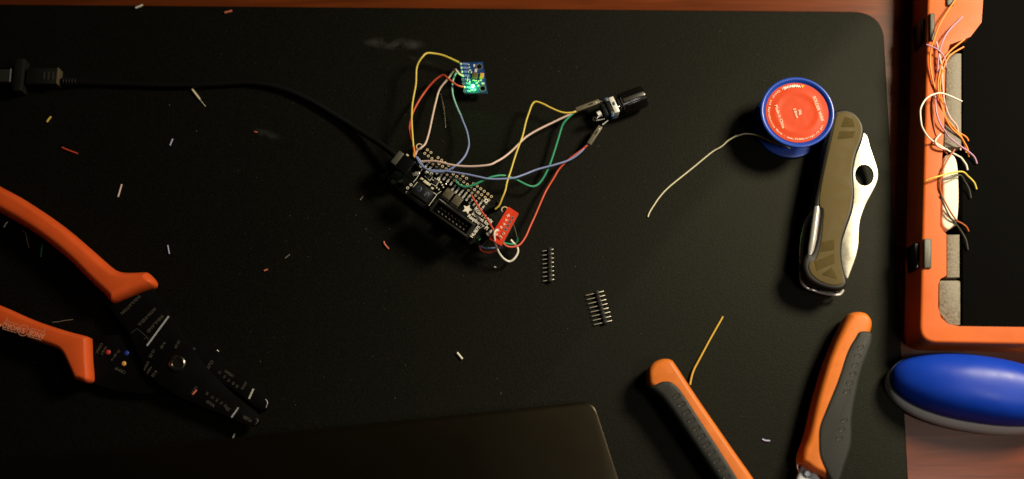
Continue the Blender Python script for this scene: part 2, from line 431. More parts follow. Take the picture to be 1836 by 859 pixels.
bm = NB(); bar_px(bm, 427.7, 730.7, 415, 748.5, 9.02, .75); link_mesh('white_stripe', bm, sg, bA)
bm = NB(); bar_px(bm, 454.5, 697, 446.5, 715, 5.52, 1.0); link_mesh('white_stripe', bm, mat('stripe_pale', (.55,.55,.5), .5), bB)
def arc_px(bm, pts, h, r): tube(bm, catmull([P(x,y,h) for x,y in pts], 5), r, 8)
bm = NB(); arc_px(bm, [(476,716),(479.5,722),(477,731)], 5.4, .32); link_mesh('tip_edge', bm, mat('tip_edge_grey', (.3,.3,.28), .4, .6), bB)
bm = NB(); arc_px(bm, [(460,751),(462.5,755),(458,761)], 8.9, .25); link_mesh('tip_edge', bm, mat('tip_edge_dim', (.14,.14,.13), .4, .6), bA)
for (x, y, k) in ((194,631.5,'reddot'), (227,633,'bluedot'), (222,652,'yeldot')):
    bm = NB(); lathe(bm, frame(x, y, 5.5, 0), [(1.35,0),(1.3,.12),(.9,.35),(.3,.45)], 24); link_mesh('colour_dot', bm, M[k], bB)
def lab(s, x0, y0, x1, y1, size, h, par):
    text('lettering', s, (x0+x1)/2, (y0+y1)/2, h, size, wang(x1-x0, y1-y0), M['print'], par, .01)
zz = 9.03
for a_ in (('INSULATION',249.6,530,218.6,563,2.5), ('NON-INSUL',278,552,249,584,2.5), ('INSUL.AND',293,563,263,598,2.5), ('4-40',296,612,288,626,2.3),
           ('10-24',322,609,314,625,2.2), ('10-32',276,626,269,641,2.3), ('SCREW',266,647,258,665,1.7), ('INSERT',272,656,262,672,1.5), ('8-32',281,663,272,677,2.3),
           ('SOLID',386,729,369,718,2.0), ('PLIER',454,756,433,745,2.3), ('LOOP',352,693,343,709,2.2), ('10',373,702,370,708,1.9), ('12',383,709,379.5,715,1.9), ('14',391,714,387.5,720,1.9),
           ('16',399,719,395.5,725,1.9), ('18',406,724,402.5,730,1.9), ('20',409,728,405,736,1.9), ('22',412,727,408,741,1.9)):
    lab(*a_, zz, bA)
for a_ in (('CUT',381,645.7,371,661.5,2.7), ('8-40',349,622,342,637,2.3), ('12',396,664,392,671,1.9), ('14',404,672,401,678,1.9), ('16',412,679,409,685,1.9),
           ('18',420,684,417,690,1.9), ('20',427,689,423,696,1.9), ('AWG',441,685,434,698,2.0), ('STRND',420,675,402,664,1.9),
           ('COAX',184,612,172,636,2.2), ('ONLY',192,617,180,640,2.0), ('22-18',214,628,206,637,1.8), ('16-14',208,636,200,646,1.8), ('CRIMP',228,670,204,658,2.4)):
    lab(*a_, 5.53, bB)
bm = NB()
arc_px(bm, [(236,597),(245,589)], 9.02, .1); arc_px(bm, [(245,589),(254,596),(263,604)], 9.02, .1); arc_px(bm, [(263,604),(258,609)], 9.02, .1); arc_px(bm, [(263,604),(267,610)], 9.02, .1)
link_mesh('printed_bracket', bm, M['print'], bA)

# ------------------------------------------------------------------ controller board
UA = wang(6.37, 4.62)      # -36 degrees
BZ = 14.0
t = thing('controller_board', 'black circuit board stack with white star mark and rows of gold pads', 'circuit board', P(808, 350))
CB = t
bc = [(747,259),(915,379),(862,443),(693,322)]
def corners(pts, h): return [P(x,y,h) for x,y in pts]
bo = rnd_poly(corners(bc, BZ), 3.0, 6)
holes_px = [(753,266),(905,376),(857,425),(705,325)]
bm = NB(); slab(bm, bo, BZ-1.6, BZ, holes=[circle(P(x,y,BZ), 1.35, n=16) for x,y in holes_px])
top = link_mesh('top_board', bm, M['pcb_black'], t)
bm = NB()
band(bm, inset(bo, -.00012), BZ-1.5, BZ-.3); link_mesh('board_edge', bm, M['pcb_edge'], top)
bo2 = rnd_poly(corners([(x+(0), y) for x,y in [(750,262),(918,382),(862,446),(691,324)]], 4), 3.0, 6)
bm = NB(); slab(bm, bo2, 2.4, 4); pi = link_mesh('bottom_board', bm, M['pcb_black'], t)
bm = NB(); box(bm, frame(835,430,4,UA), 0, 1, 0, 9, 5, 2.6, .3); box(bm, frame(800,404,4,UA), 0, 1, 0, 7.5, 5, 2.6, .3); link_mesh('port_socket', bm, M['knob'], pi)
bm = NB(); box(bm, frame(858,428,4,UA), 0, 0, 0, 2, 1.2, .8, .1); link_mesh('status_light', bm, M['led2'], pi)
bm = NB()
for i in range(4):
    x, y = [(753,266),(905,376),(857,425),(705,325)][i]
bm.free()
for (x, y) in ((893,372),(720,330),(850,424)):
    bm = NB(); lathe(bm, frame(x,y,4,0), [(1.6,0),(1.6,8.4)], 12); link_mesh('standoff', bm, M['black'], t)
for (x, y) in ((708,330),(848,434),(905,396),(752,268)):
    bm = NB(); lathe(bm, Matrix.Translation(Vector((*P(x,y,0).xy,0))), [(1.6,0),(1.6,2.4)], 12); link_mesh('foot', bm, M['black'], t)
bm = NB(); box(bm, frame(800,312,4,UA), 0, 0, 0, 50.8, 5, 8.4, .2); link_mesh('header_socket', bm, M['black'], t)

def ring(bm, px, py, h, ro, ri, seg=16, th=.06):
    f = frame(px, py, h, 0)
    lathe(bm, f, [(ri,0),(ro,0),(ro,th),(ri,th),(ri,0)], seg, close=False)
A0 = Vector((766.4, 268.8)); dU = Vector((6.37, 4.64)); dV = Vector((-4.7, 6.2))
rings = NB(); dots = NB(); silk = NB(); sil_t = NB(); small = NB(); sold = NB()
for i in range(19):
    for j in range(3):
        p = A0 + dU*i + dV*j
        if j == 2 and i in (0,1): continue
        if j == 0 and i in (2,8,12): continue
        ring(rings, p.x, p.y, BZ, .80 if j < 2 else .66, .42)
lb = ['5V','GND','SDA','SCL','TX','RX','G18','G23','G24','G25','G8','G7','G12','G16','G20','G21','3V','GND','EN']
for i in range(19):
    p = A0 + dU*i + dV*3.0
    text_bm(sil_t, lb[i][:3], frame(p.x, p.y, BZ+.02, UA+90), 1.45, .05)
    p = A0 + dU*i + dV*3.9
    if i in (1,3,4,6,17): ring(silk, p.x, p.y, BZ+.01, .95, .45)
    elif i >= 10: text_bm(sil_t, lb[(i*5) % 19][:2], frame(p.x, p.y, BZ+.02, UA+90), 1.5, .05)
    elif i % 2 == 0: lathe(sold, frame(p.x, p.y, BZ, 0), [(.6,0),(.5,.25),(.2,.4)], 12)
for (x, y) in ((730.5,278.5),(764,310),(757,321),(775,338),(754.6,294)): box(small, frame(x,y,BZ,UA), 0, 0, 0, 1.5, 1.0, .6, .1)
# bigger marks
ring(rings, 752, 263, BZ, 2.0, 1.45); ring(rings, 905, 376, BZ, 2.0, 1.45); ring(silk, 872, 360, BZ+.01, 1.25, .6)
for (x,y) in ((731,337),(737,331.5),(730,345)): ring(silk, x, y, BZ+.01, .85, .45)
link_mesh('gold_pads', rings, M['gold'], top); 
# outlines of the silkscreen
def line(bm, pts, wmm=.3, h=BZ+.012):
    for (x0,y0),(x1,y1) in zip(pts, pts[1:]): bar_px(bm, x0, y0, x1, y1, h, wmm, .03)
line(silk, [(748.4,326.5),(783,349)]); line(silk, [(785,347),(769,369)]); line(silk, [(748.4,326.5),(740,337)]); line(silk, [(783,349),(791,343)], .25)
line(silk, [(741,327),(747,320),(757,303)], .28)
line(silk, [(762,316),(771,324),(776,317),(768,311)], .28)
line(silk, [(779,319),(787,325),(782,334),(773,329)], .28)
line(silk, [(771,371),(843,424)], .3); line(silk, [(788,357),(851,404)], .3); line(silk, [(843,424),(852,406)], .3)
link_mesh('silkscreen_lines', silk, M['silk'], top)
link_mesh('pin_lettering', sil_t, M['silk'], top)
link_mesh('solder_joints', sold, M['solder'], top)
link_mesh('small_component', small, M['cream'], top)
# star
bm = NB(); f = frame(838, 375, BZ+.02, UA+8); vs = []
for k in range(10):
    r = 3.1 if k % 2 == 0 else 1.5; a_ = math.pi/2 + k*math.pi/5
    vs.append(f @ (Vector((r*math.cos(a_), r*math.sin(a_), 0))*MM))
slab(bm, [Vector((v.x,v.y,0)) for v in vs], BZ+.01, BZ+.06); link_mesh('star_mark', bm, M['lwhite'], top)
for s, x, y in (('RGB Matrix',866.5,386.5), ('Bonnet for',862,392.5), ('Raspberry Pi',857,398.5)):
    text('title_lettering', s, x, y, BZ+.02, 3.0, UA, M['lwhite'], top, .07, sx=.92)
text('port_lettering', 'HUB75', 852.5, 415.5, BZ+.02, 2.7, UA+90, M['lwhite'], top, .08)
# power jack
bm = NB(); f = frame(728.5, 300, BZ, UA)
box(bm, f, -1.0, 0, 0, 9, 9.5, 5.2, .35); link_mesh('power_socket', bm, M['knob'], t)
bm = NB(); box(bm, f, -6.3, .5, -1.5, 3.6, 8.6, 7, .4); link_mesh('plug_end', bm, M['latch'], t)
bm = NB(); box(bm, frame(746.5,312.5,BZ,UA+55), 0, 0, 0, 4.4, 1.9, 1.6, .4); link_mesh('capacitor', bm, M['solder'], t)
bm = NB(); box(bm, frame(764,327.5,BZ,UA), 0, 0, 0, 3.4, 1.7, .9, .2); box(bm, frame(770,331.5,BZ,UA), 0, 0, 0, 1.4, 1.5, .8, .2); link_mesh('capacitor', bm, M['cream'], t)
# screw terminal
bm = NB(); f = frame(758, 349, BZ, UA); box(bm, f, 0, 0, 0, 11, 7.6, 6, .3)
tb = link_mesh('screw_terminal', bm, M['black'], t)
for dx in (-2.7, 2.5):
    bm = NB(); lathe(bm, f @ Matrix.Translation((dx*MM, .3*MM, 6.0*MM)), [(1.9,-.02),(1.9,.12),(1.6,.25)], 24)
    s = link_mesh('screw', bm, mat('screw_steel', (.07,.09,.14), .3, .7), tb)
    bm = NB(); box(bm, f @ Matrix.Translation((dx*MM, .3*MM, 6.26*MM)) @ Matrix.Rotation(R(92 if dx > 0 else 60),4,'Z'), 0,0,0, 2.9, .45, .05)
    link_mesh('screw_slot', bm, M['solder'] if dx > 0 else M['cable'], s)
# buffer chips
for (x, y) in ((803.5,349),(819.5,361)):
    c_ = NB(); box(c_, frame(x, y, BZ, UA), 0, 0, .1, 5.2, 5.0, 1.1, .15); ch = link_mesh('chip', c_, mat('chip_top', (.10,.085,.055), .38, var=.25, vscale=400), t)
    bm = NB()
    for k in range(10):
        for sgn in (-1, 1): box(bm, frame(x, y, BZ, UA), -2.3+k*.51, sgn*2.95, 0, .3, .9, .25)
    link_mesh('chip_legs', bm, mat('leg_tin', (.45,.36,.3), .35, .8), ch)
bm = NB(); box(bm, frame(768.5,317,BZ,UA), 0, 0, 0, 1.9, 1.9, .8, .1); link_mesh('chip', bm, M['ic'], t)
bm = NB(); box(bm, frame(780,327,BZ,UA), 0, 0, 0, 2, 2, .8, .1); link_mesh('chip', bm, M['ic'], t)
bm = NB()
for (x,y,l,w_) in ((763.5,310.5,.9,.9),(786,323,1.6,.8),(790,327,1.4,1),(793,332,.8,1),(783,337,.7,1),(787,340,.7,1),(777,323.5,1.5,.5),(755,320.5,.8,1.1),(776,338,1,1),(795,336,.8,.8)):
    box(bm, frame(x,y,BZ,UA), 0,0,0, l, w_, .5, .08)
link_mesh('resistors', bm, M['cream'], t)
# shrouded two-row connector
bm = NB(); f = frame(812, 397, BZ, UA); L_, W_ = 26.5, 9.0
for yy in (-W_/2+.6, W_/2-.6): box(bm, f, 0, yy, 0, L_, 1.2, 9, .2)
for xx in (-L_/2+.6, L_/2-.6): box(bm, f, xx, 0, 0, 1.2, W_-2.4, 9, .0)
box(bm, f, 0, 0, 0, L_-2.4, W_-2.4, 2)
hd = link_mesh('ribbon_socket', bm, M['black'], t)
for i in range(8):
    for j in range(2):
        bm = NB(); box(bm, f, (i-3.5)*2.54, (j-.5)*2.54, 2, .55, .55, 4.6, .12); link_mesh('pin', bm, M['dullpin'], hd)

# ------------------------------------------------------------------ red breakout
rq = rnd_poly(corners([(911.5,370.5),(930,382.5),(899,441),(877,428)], 18), .5, 3)
t = thing('red_breakout_board', 'small red circuit board with silver holes at the end of the black board', 'circuit board', Vector((*P(904,405,18).xy, .014)))
holes = [(918.5,391),(914.7,398),(911,405),(906.5,411.5),(902,418.5),(897.5,426)]
bm = NB(); slab(bm, rq, 16.4, 18, holes=[circle(P(x,y,18), .45, n=12) for x,y in holes]); rb = link_mesh('board', bm, M['pcb_red'], t)
bm = NB(); band(bm, inset(rq, -.0001), 16.5, 17.7); link_mesh('board_edge', bm, M['pcb_edge'], rb)
bm = NB()
for x,y in holes: ring(bm, x, y, 18.01, .95, .5)
link_mesh('tin_pads', bm, M['solder'], rb)
bm = NB()
for x,y in (holes[4],holes[5],(896,424)): lathe(bm, frame(x,y,18,0), [(.9,0),(.8,.5),(.3,1.1)], 12)
link_mesh('solder_blobs', bm, M['solder'], rb)
for s, x, y in (('10',911,387),('A',908,394.5),('A',904.5,402),('B',899,407.5),('C',893,413),('G',890.5,420)): text('lettering', s, x, y, 18.02, 2.0, UA+90-24, M['lwhite'], rb, .06)
bm = NB(); box(bm, frame(893,410,BZ,UA+90-20), -1, 0, 0, 13, 2.2, 2.4, .1); link_mesh('spacer', bm, M['silk'], rb)

# ------------------------------------------------------------------ blue sensor board
SZ = 7
sq = corners([(822.5,112.5),(866,111),(874,166.5),(832,167)], SZ)
SB = thing('blue_sensor_board', 'small blue sensor board with a glowing green light', 'circuit board', Vector((*P(849,140,SZ).xy, 0)))
so = rnd_poly(sq, .4, 2)
bm = NB(); slab(bm, so, SZ-1.5, SZ, holes=[circle(P(859.3,119.5,SZ), 1.55, n=18), circle(P(865.5,158.5,SZ), 1.55, n=18)]); sb = link_mesh('board', bm, M['pcb_blue'], SB)
bm = NB(); band(bm, inset(so, -.0001), SZ-1.4, SZ-.2); link_mesh('board_edge', bm, mat('sensor_edge', (.5,.5,.42), .5), sb)
bm = NB()
for (x,y) in ((859.3,119.5),(865.5,158.5)): ring(bm, x, y, SZ+.01, 2.0, 1.6)
pads = [(825.3+1.05*i, 114.8+6.95*i) for i in range(8)]
for (x,y) in pads: ring(bm, x+.5, y, SZ+.01, .85, .45)
link_mesh('tin_pads', bm, M['solder'], sb)
bm = NB()
for i in (0,1,2,3,6): lathe(bm, frame(pads[i][0]+.5,pads[i][1],SZ,0), [(.85,0),(.8,.4),(.45,1.0),(.2,1.2)], 14)
link_mesh('solder_blobs', bm, mat('bright_solder', (.95,.95,.9), .35, .4), sb)
bm = NB(); tt = NB()
for i, s in enumerate(('VCC','GND','SCL','SDA','XDA','XCL','AD0','INT')):
    box(bm, frame(pads[i][0]+9,pads[i][1],SZ,-8), 0,0,0, 3.2,1.3,.03)
    text_bm(tt, s, frame(pads[i][0]+9,pads[i][1],SZ+.06,-8), 1.5, .05)
link_mesh('blue_mask', bm, mat('mask_blue', (.02,.08,.4), .4), sb)
link_mesh('lettering', tt, mat('sensor_print', (.35,.45,.8), .6), sb)
bm = NB(); box(bm, frame(851.5,136.5,SZ,-8), 0,0,0, 3.4,3.6,.95,.1); link_mesh('sensor_chip', bm, M['ic2'], SB)
bm = NB(); box(bm, frame(864,137,SZ,-8), 0,0,0, 2.2,3.3,1.5,.2); link_mesh('tantalum_capacitor', bm, M['tan'], SB)
bm = NB()
for (x,y,l,w_) in ((840,116,1.0,.7),(841,121,1,.7),(843,126,1.2,.7),(845,130,.7,1.1),(853,127,1.4,2.2),(850,118,1,1.6),(840,129,.6,1.2),(862,144,1.1,1.1),(858,154,1,1),(855,149,1.1,.8),(851,144.5,2.6,.5),(858,146,.9,.9),(842,147,.7,1),(846,162,1.2,.7),(852,162,.8,1),(838,142,.4,2.6),(866,150,1.8,1.2)):
    box(bm, frame(x,y,SZ,-8), 0,0,0, l, w_, .5, .08)
link_mesh('small_components', bm, M['enc'], SB)
bm = NB(); lathe(bm, frame(847.8,154.5,SZ,0), [(.95,0),(.95,.5),(.7,.9),(.3,1.05)], 16); link_mesh('green_light', bm, M['led'], SB)
pl = bpy.data.lights.new('green_led_light', 'POINT'); pl.energy = .0045; pl.color = (.05,1,.08); pl.shadow_soft_size = .0008
plo = bpy.data.objects.new('green_led_light', pl); COL.objects.link(plo); plo.location = P(847.8,154.5,SZ+2.2)
bm = NB()
for (x,y) in (pads[1],pads[6]): lathe(bm, Matrix.Translation(Vector((*P(x+2,y,0).xy,0))), [(.35,0),(.35,SZ-1.5)], 8)
box(bm, Matrix.Translation(Vector((*P(866,150,0).xy,0))), 0,0,0, 2,6,SZ-1.5); link_mesh('header_pins', bm, M['black'], SB)

# ------------------------------------------------------------------ rotary encoder
KA = wang(240, -95)
E = thing('rotary_encoder', 'rotary encoder with glossy black ribbed knob lying on its side', 'knob', Vector((*P(1100,195,8).xy, 0)))
kf = Matrix.Translation(P(1098, 194, 7.4)) @ Matrix.Rotation(R(KA), 4, 'Z') @ Matrix.Rotation(R(90), 4, 'Y')   # z axis runs along the shaft
# knob with ribs
bm = NB(); N = 72; prof = [(4.4,5.4),(5.8,5.4),(6.6,5.8),(6.7,6.4),(6.7,12),(6.6,19.8),(6.2,20.5),(5.3,20.8),(5.0,20.3),(.5,20.2)]
rg = []
for r, z in prof:
    rr_ = []
    for k in range(N):
        a_ = 2*math.pi*k/N
        groove = .3*max(0, math.cos(9*a_))**10 if (6 <= z <= 20 and r > 6.3) else 0
        rr_.append(bm.verts.new(kf @ (Vector(((r-groove)*math.cos(a_), (r-groove)*math.sin(a_), z))*MM)))
    rg.append(rr_)
for A_, B_ in zip(rg, rg[1:]):
    for k in range(N): bm.faces.new((A_[k],A_[(k+1)%N],B_[(k+1)%N],B_[k]))
bm.faces.new(rg[0][::-1]); bm.faces.new(rg[-1])
kn = link_mesh('knob', bm, M['knob'], E, sharp=50)
bm = NB(); 
bar = Matrix(kf); box(bm, bar @ Matrix.Rotation(R(0),4,'Z'), -6.55, 0, 6.6, .5, 2.2, 13, .2)
link_mesh('highlight_strip', bm, mat('knob_highlight', (.045,.043,.036), .35), kn)  # paler strip along the knob, a highlight put into the colour
bm = NB(); lathe(bm, kf, [(3.4,2.2),(3.4,5.0),(3.0,5.2),(3.0,6.6)], 32); link_mesh('bushing', bm, M['steel'], E)
bm = NB(); lathe(bm, kf, [(4.6,4.3),(5.0,4.6),(5.0,6.2),(4.6,6.3)], 32); link_mesh('collar', bm, M['black'], E)
bm = NB(); box(bm, kf, 0, 0, -.9, 11.5, 10.2, 3.0, .3)
link_mesh('bracket', bm, M['enc'], E)
bm = NB(); box(bm, kf, 0, 0, -3.6, 10, 9.4, 2.6, .3); bd = link_mesh('body', bm, M['pcb_black'], E)
eb = mat('encoder_blue', (.04,.14,.5), .4)
for yy in (-4.9, 4.7):
    bm = NB(); box(bm, kf, -1, yy, -3.2, 6, 2.2, 1.5, .2); link_mesh('blue_edge', bm, eb, bd)
bm = NB(); box(bm, kf, .5, 0, -6.6, 9, 9, 2.9, .3); link_mesh('back_case', bm, M['pcb_black'], E)
bm = NB(); box(bm, kf, -6.0, .6, .2, .5, 2.0, 1.2, .05); 
for yy in (-4.6, 4.6): box(bm, kf, -5.7, yy, -3.1, .5, 2.2, 1.7, .05)
link_mesh('bracket_tab', bm, mat('tab_dark', (.12,.16,.2), .4, .5), E)
bm = NB(); 
tube(bm, [P(1071,205.5,12.5), P(1077,202.5,12.5)], 1.6, 14); link_mesh('solder_terminal', bm, mat('terminal_white', (.85,.85,.8), .4, .2), E)
bm = NB()
f_ = Matrix.Translation(P(1066.5, 213, 9)) @ Matrix.Rotation(R(60),4,'X'); lathe(bm, f_, [(.9,-.4),(1.5,-.4),(1.5,.4),(.9,.4),(.9,-.4)], 16, close=False)
for (x0,y0,x1,y1) in ((1072,190,1080,187),(1069,212,1080,206),(1070,216,1084,213),(1080,224,1090,216)): tube(bm, [P(x0,y0,8),P(x1,y1,8)], .45, 8)
link_mesh('terminal_leg', bm, M['solder'], E)

def housing(x0,y0,x1,y1,h,wd,label):
    p, q = P(x0,y0,h), P(x1,y1,h); d = q-p; L = d.length/MM
    f = Matrix.Translation(Vector(((p.x+q.x)/2,(p.y+q.y)/2,h*MM))) @ Matrix.Rotation(math.atan2(d.y,d.x),4,'Z')
    t = thing('connector_housing', label, 'connector', Vector((f.translation.x, f.translation.y, (h-2.5)*MM)), 'plug housings on the encoder pins')
    bm = NB(); box(bm, f, 0, 0, -2.5, L, wd, 2.5, .25); hh = link_mesh('shell', bm, M['dup'], t)
    bm = NB()
    box(bm, f, L*.12, 0, .0, L*.2, wd*.35, .05); link_mesh('window', bm, M['ic'], hh)
    bm = NB(); box(bm, f, L*.36, -wd*.1, .0, .8, .7, .12, .05); link_mesh('contact', bm, M['gold'], hh)
    return t
housing(1033,196.5,1074.5,181,9,2.7,'longer olive brown plug housing with yellow, pink and green wires above the encoder')
housing(1056,258,1077,226,8,2.7,'shorter olive brown plug housing with blue and red wires below the encoder')
bm = NB()
tube(bm, [P(1074,181,8), P(1080,184,8)], .5, 8)
link_mesh('terminal_leg', bm, M['solder'], E)

# ------------------------------------------------------------------ wires
def wire(label, color, pts, hs, r=.62, group=None, name='jumper_wire', cat='wire', n=7, bare=None):
    K = len(pts); v = []
    for i, (x, y) in enumerate(pts):
        u = i/(K-1)*(len(hs)-1); a = int(min(u, len(hs)-2)); v.append(P(x, y, hs[a]*(1-(u-a)) + hs[a+1]*(u-a)))
    bm = NB(); tube(bm, catmull(v, n), r, 10)
    o = link_mesh(name, bm, M['w_'+color])
    return tag(o, label, cat, group)
G1, G2 = 'wires between the two circuit boards', 'wires between the board and the encoder'
wire('yellow wire arching over the top left of the blue sensor board', 'yellow', [(823,112),(808,105),(793,99),(778,96),(765,95.6),(757,102.6),(750,113),(746.5,125),(745.4,151),(741,175),(738.4,195),(738,220),(740,250),(741.5,268),(742,281)], [8.5,10,14,13,14,17,15], group=G1)
wire('red wire from the lowest pad of the blue sensor board to the black board', 'red', [(832,156),(820,153.3),(804.7,142),(794,135),(779,144.5),(763,163),(746.5,188.7),(737,212),(733.7,237),(739,258),(744,280)], [8,11,8,6,10,15,15], group=G1)
wire('pale pink wire bent to a peak beside the sensor board', 'pink', [(831,136.5),(824,133),(819,128),(816.4,124.7),(811,130),(804,140),(788.5,159.6),(781.5,181.7),(775,210),(769,238),(762.8,257),(755,265),(748,270),(745,278)], [8,14,11,8,12,16,15], group=G1)
wire('upper part of the lavender wire, coloured as lit green, curving down from the sensor board', 'blue_lit_green', [(822,127),(816.4,133),(811,149),(811.7,170),(818.7,191),(826,207)], [8.5,8,7], r=.6, group=G1)  # start of the lavender wire, with the green light's tint put into its colour
wire('lavender wire looping along the right and back under to the board corner', 'blue', [(825.5,206),(830.4,219),(837,236),(840.5,255),(839,267),(832,282),(817,297),(797,307),(772,307),(757,296),(748.4,282)], [7,9,14,18,17,15], group=G1)
wire('long lavender wire from the board corner to the lower plug housing', 'blue', [(746,281),(755,296),(770,305),(797,306.5),(836.4,312.6),(860,317.5),(881,321),(917.5,319.6),(940,313),(963,304),(998,294.6),(1021.5,286.4),(1040,273.6),(1053,259)], [15,17,18,16,10,7,6], group=G2)
wire('long red wire from the red board to the lower plug housing', 'red', [(1054,260),(1044,268),(1033,276),(1021,285),(1010,295),(1001,305),(993.5,318),(983,335),(975,350),(960,385),(950,407),(942,425),(930,440),(912,442.5),(900,434),(893,422)], [6.5,6,5,6,10,14,19], r=.6, group=G2)
wire('green wire wandering from the board to the upper plug housing', 'green', [(1035,195.5),(1030,201),(1017,213),(1009,223),(1005,234),(996,264),(984,299),(970,325),(958,334),(945,332),(925,322),(905,315),(885,316.5),(868,323),(845,333),(830,334.5),(819,328),(817,323)], [7.5,7,6,6,9,15,16,15], r=.68, group=G2)
wire('long pale pink wire from the board to the upper plug housing', 'pink', [(1036,197),(1020,206),(1003,214),(986.5,222),(970,230),(954,238.7),(941,247.5),(928.6,259.6),(916,272),(903.5,282),(890,290),(875.5,296),(842,298.5),(811,296),(786,290),(770,289),(753,289.7)], [8,7,9,12,18,18,15], r=.66, group=G2)
wire('yellow wire peaking above the middle then dropping to the board end', 'yellow', [(1037,198),(1026,202),(1007.5,201.5),(986.5,193),(975,187),(961,182.4),(954,187.5),(949,200),(943,218),(937,243),(930,262),(923,282),(916,305),(909,326.6),(906,341),(900,356),(895,368),(888,375)], [8,9,10,10,12,18,15], r=.58, group=G2)
G3 = 'short wires at the end of the board'
wire('white wire loop hanging below the red board', 'white', [(893,412),(890,413),(886.5,417),(886,424),(888,434.7),(891,445),(895,454),(902.6,463.5),(912.4,468.8),(920.8,465),(928,454),(927.6,443.8),(920.8,436),(915.5,430)], [19,20,14,6,6,8], r=.68, group=G3)
wire('short green wire crossing the white loop beside the red board', 'green', [(898,431),(903,434.7),(910,437),(920.8,437.7),(926.8,433.5),(928,427)], [17,12,6,4], r=.6, group=G3)
wire('short lavender wire tucked under the board end', 'blue', [(859,440),(869,444.5),(886,445),(898,443.5),(906,440)], [8,7,8,12], r=.58, group=G3)
wire('short red wire curving under the board end to the red board', 'red', [(859,441),(863,449),(875,452.8),(886,450.5),(895,442),(900,434)], [8,6,8,14], r=.6, group=G3)
wire('straight red wire lying across the white lettering of the board', 'red', [(845.5,351),(850,358.5),(856,368),(863,379),(869,387),(877,399),(886,415)], [15.3,16.5,17,19], r=.6, group=G3)
wire('thin bare strand hanging from the right side of the red board', 'strand', [(919,400),(922,407),(925,417),(927,426)], [17,10,5], r=.25, group=G3)
wire('short red wire standing at the board corner beside the power socket', 'orange', [(741,262),(742.5,270),(744,283)], [17,16,14.5], r=.7, group=G3)
wire('thin grey strand lying below the sensor board', 'strand', [(789.6,168),(793,180),(796,196),(798,214),(799,229)], [.3,.3], r=.15, name='wire_strand')
wire('long ochre yellow wire leaning against the left orange cutter handle', 'ochre', [(1296,567.5),(1289,580),(1281,594),(1272,610),(1264,625),(1256,640),(1249,653),(1244,663),(1240,675),(1237,690)], [.6,.6,1,2], r=.62, name='loose_wire')

# ------------------------------------------------------------------ pin headers
def header(label, L, Rr, S, base, ang):
    t = thing('pin_header', label, 'pin header', P(*S(3.5), 0), 'pin header strips on the mat')
    p, q = P(*S(0), base+1.2), P(*S(7), base+1.2); d = q-p
    f = Matrix.Translation(Vector((*((p+q)/2).xy, base*MM))) @ Matrix.Rotation(math.atan2(d.y,d.x),4,'Z')
    st = d.length/7/MM
    bm = NB()
    for i in range(8): box(bm, f, (i-3.5)*st, 0, 0, st*.98, 2.3, 2.3, .35)
    link_mesh('strip', bm, M['black'], t)
    for i in range(8):
        a, b = P(*L(i), base+1.2), P(*Rr(i), base+1.2); dd = (b-a)
        m_ = Matrix.Translation(Vector((*((a+b)/2).xy, (base+1.2)*MM))) @ Matrix.Rotation(math.atan2(dd.y,dd.x),4,'Z')
        bm = NB(); box(bm, m_, 0, 0, -.32, dd.length/MM, .5, .5, .1)
        link_mesh('pin', bm, mat_pin, t)
mat_pin = mat('pin_tin', (.7,.65,.55), .35, .6)
header('pin header strip nearer the circuit board, seen almost end on', lambda i:(972.5+.15*i, 450.5+7.65*i), lambda i:(992.5+.15*i, 446.8+7.73*i), lambda i:(985.5+.15*i, 448.0+7.7*i), 0.1, 0)
header('pin header strip farther from the circuit board, lying slanted with long pins out both sides', lambda i:(1050.5+2.07*i, 529.8+7.5*i), lambda i:(1082.5+2.15*i, 522+7.5*i), lambda i:(1070+2.1*i, 524.9+7.45*i), 0.1, 0)

# ------------------------------------------------------------------ solder spool
SH = 22.5
base = P(1415, 222, 0); 
topc = P(1430, 200.5, SH); sc_ = Vector((topc.x, topc.y, 0))
t = thing('solder_spool', 'blue solder wire spool with round red label beside the pocket knife', 'solder spool', sc_)
f = Matrix.Translation(sc_)
bm = NB(); lathe(bm, f, [(20.2,0),(21.2,.4),(21.5,1.2),(21.2,2.0),(20.2,2.3),(11,2.6)], 72); link_mesh('flange', bm, M['blue'], t)
bm = NB(); lathe(bm, f, [(11,SH-3),(20.2,SH-2.6),(21.2,SH-2.2),(21.6,SH-1.0),(21.4,SH-.3),(20.8,SH),(20.0,SH-.1),(19.2,SH-.9),(18.7,SH-1.6),(17,SH-2.2),(5,SH-2.2)], 72); link_mesh('flange', bm, M['blue'], t)
bm = NB(); prof = [(12,2.3)]
for k in range(18): z = 2.8+k*.98; prof += [(15.2,z),(15.6,z+.35),(15.2,z+.7)]
prof += [(12, SH-2.8)]
lathe(bm, f, prof, 60); link_mesh('winding', bm, M['bluecore'], t)
# wrinkled label
lm = M['label']; nt = lm.node_tree; bs = nt.nodes['Principled BSDF']
tc = nt.nodes.new('ShaderNodeTexCoord'); nn = nt.nodes.new('ShaderNodeTexNoise'); nn.inputs['Scale'].default_value = 70; nn.inputs['Detail'].default_value = 1.5; nn.inputs['Distortion'].default_value = 1.2
nt.links.new(tc.outputs['Object'], nn.inputs['Vector']); bp = nt.nodes.new('ShaderNodeBump'); bp.inputs['Strength'].default_value = .10; bp.inputs['Distance'].default_value = .002
nt.links.new(nn.outputs[0], bp.inputs['Height']); nt.links.new(bp.outputs[0], bs.inputs['Normal'])
bm = NB(); prof = []
for k in range(14):
    r = 18.3*(1-k/14) ; z = SH-1.38 + .28*math.exp(-((r-12.5)/1.6)**2)
    prof.append((r, z))
lathe(bm, f, [(18.3, SH-1.6)]+prof, 96)
lb_ = link_mesh('label', bm, M['label'], t, sharp=80)
LZ = SH-1.38+.32
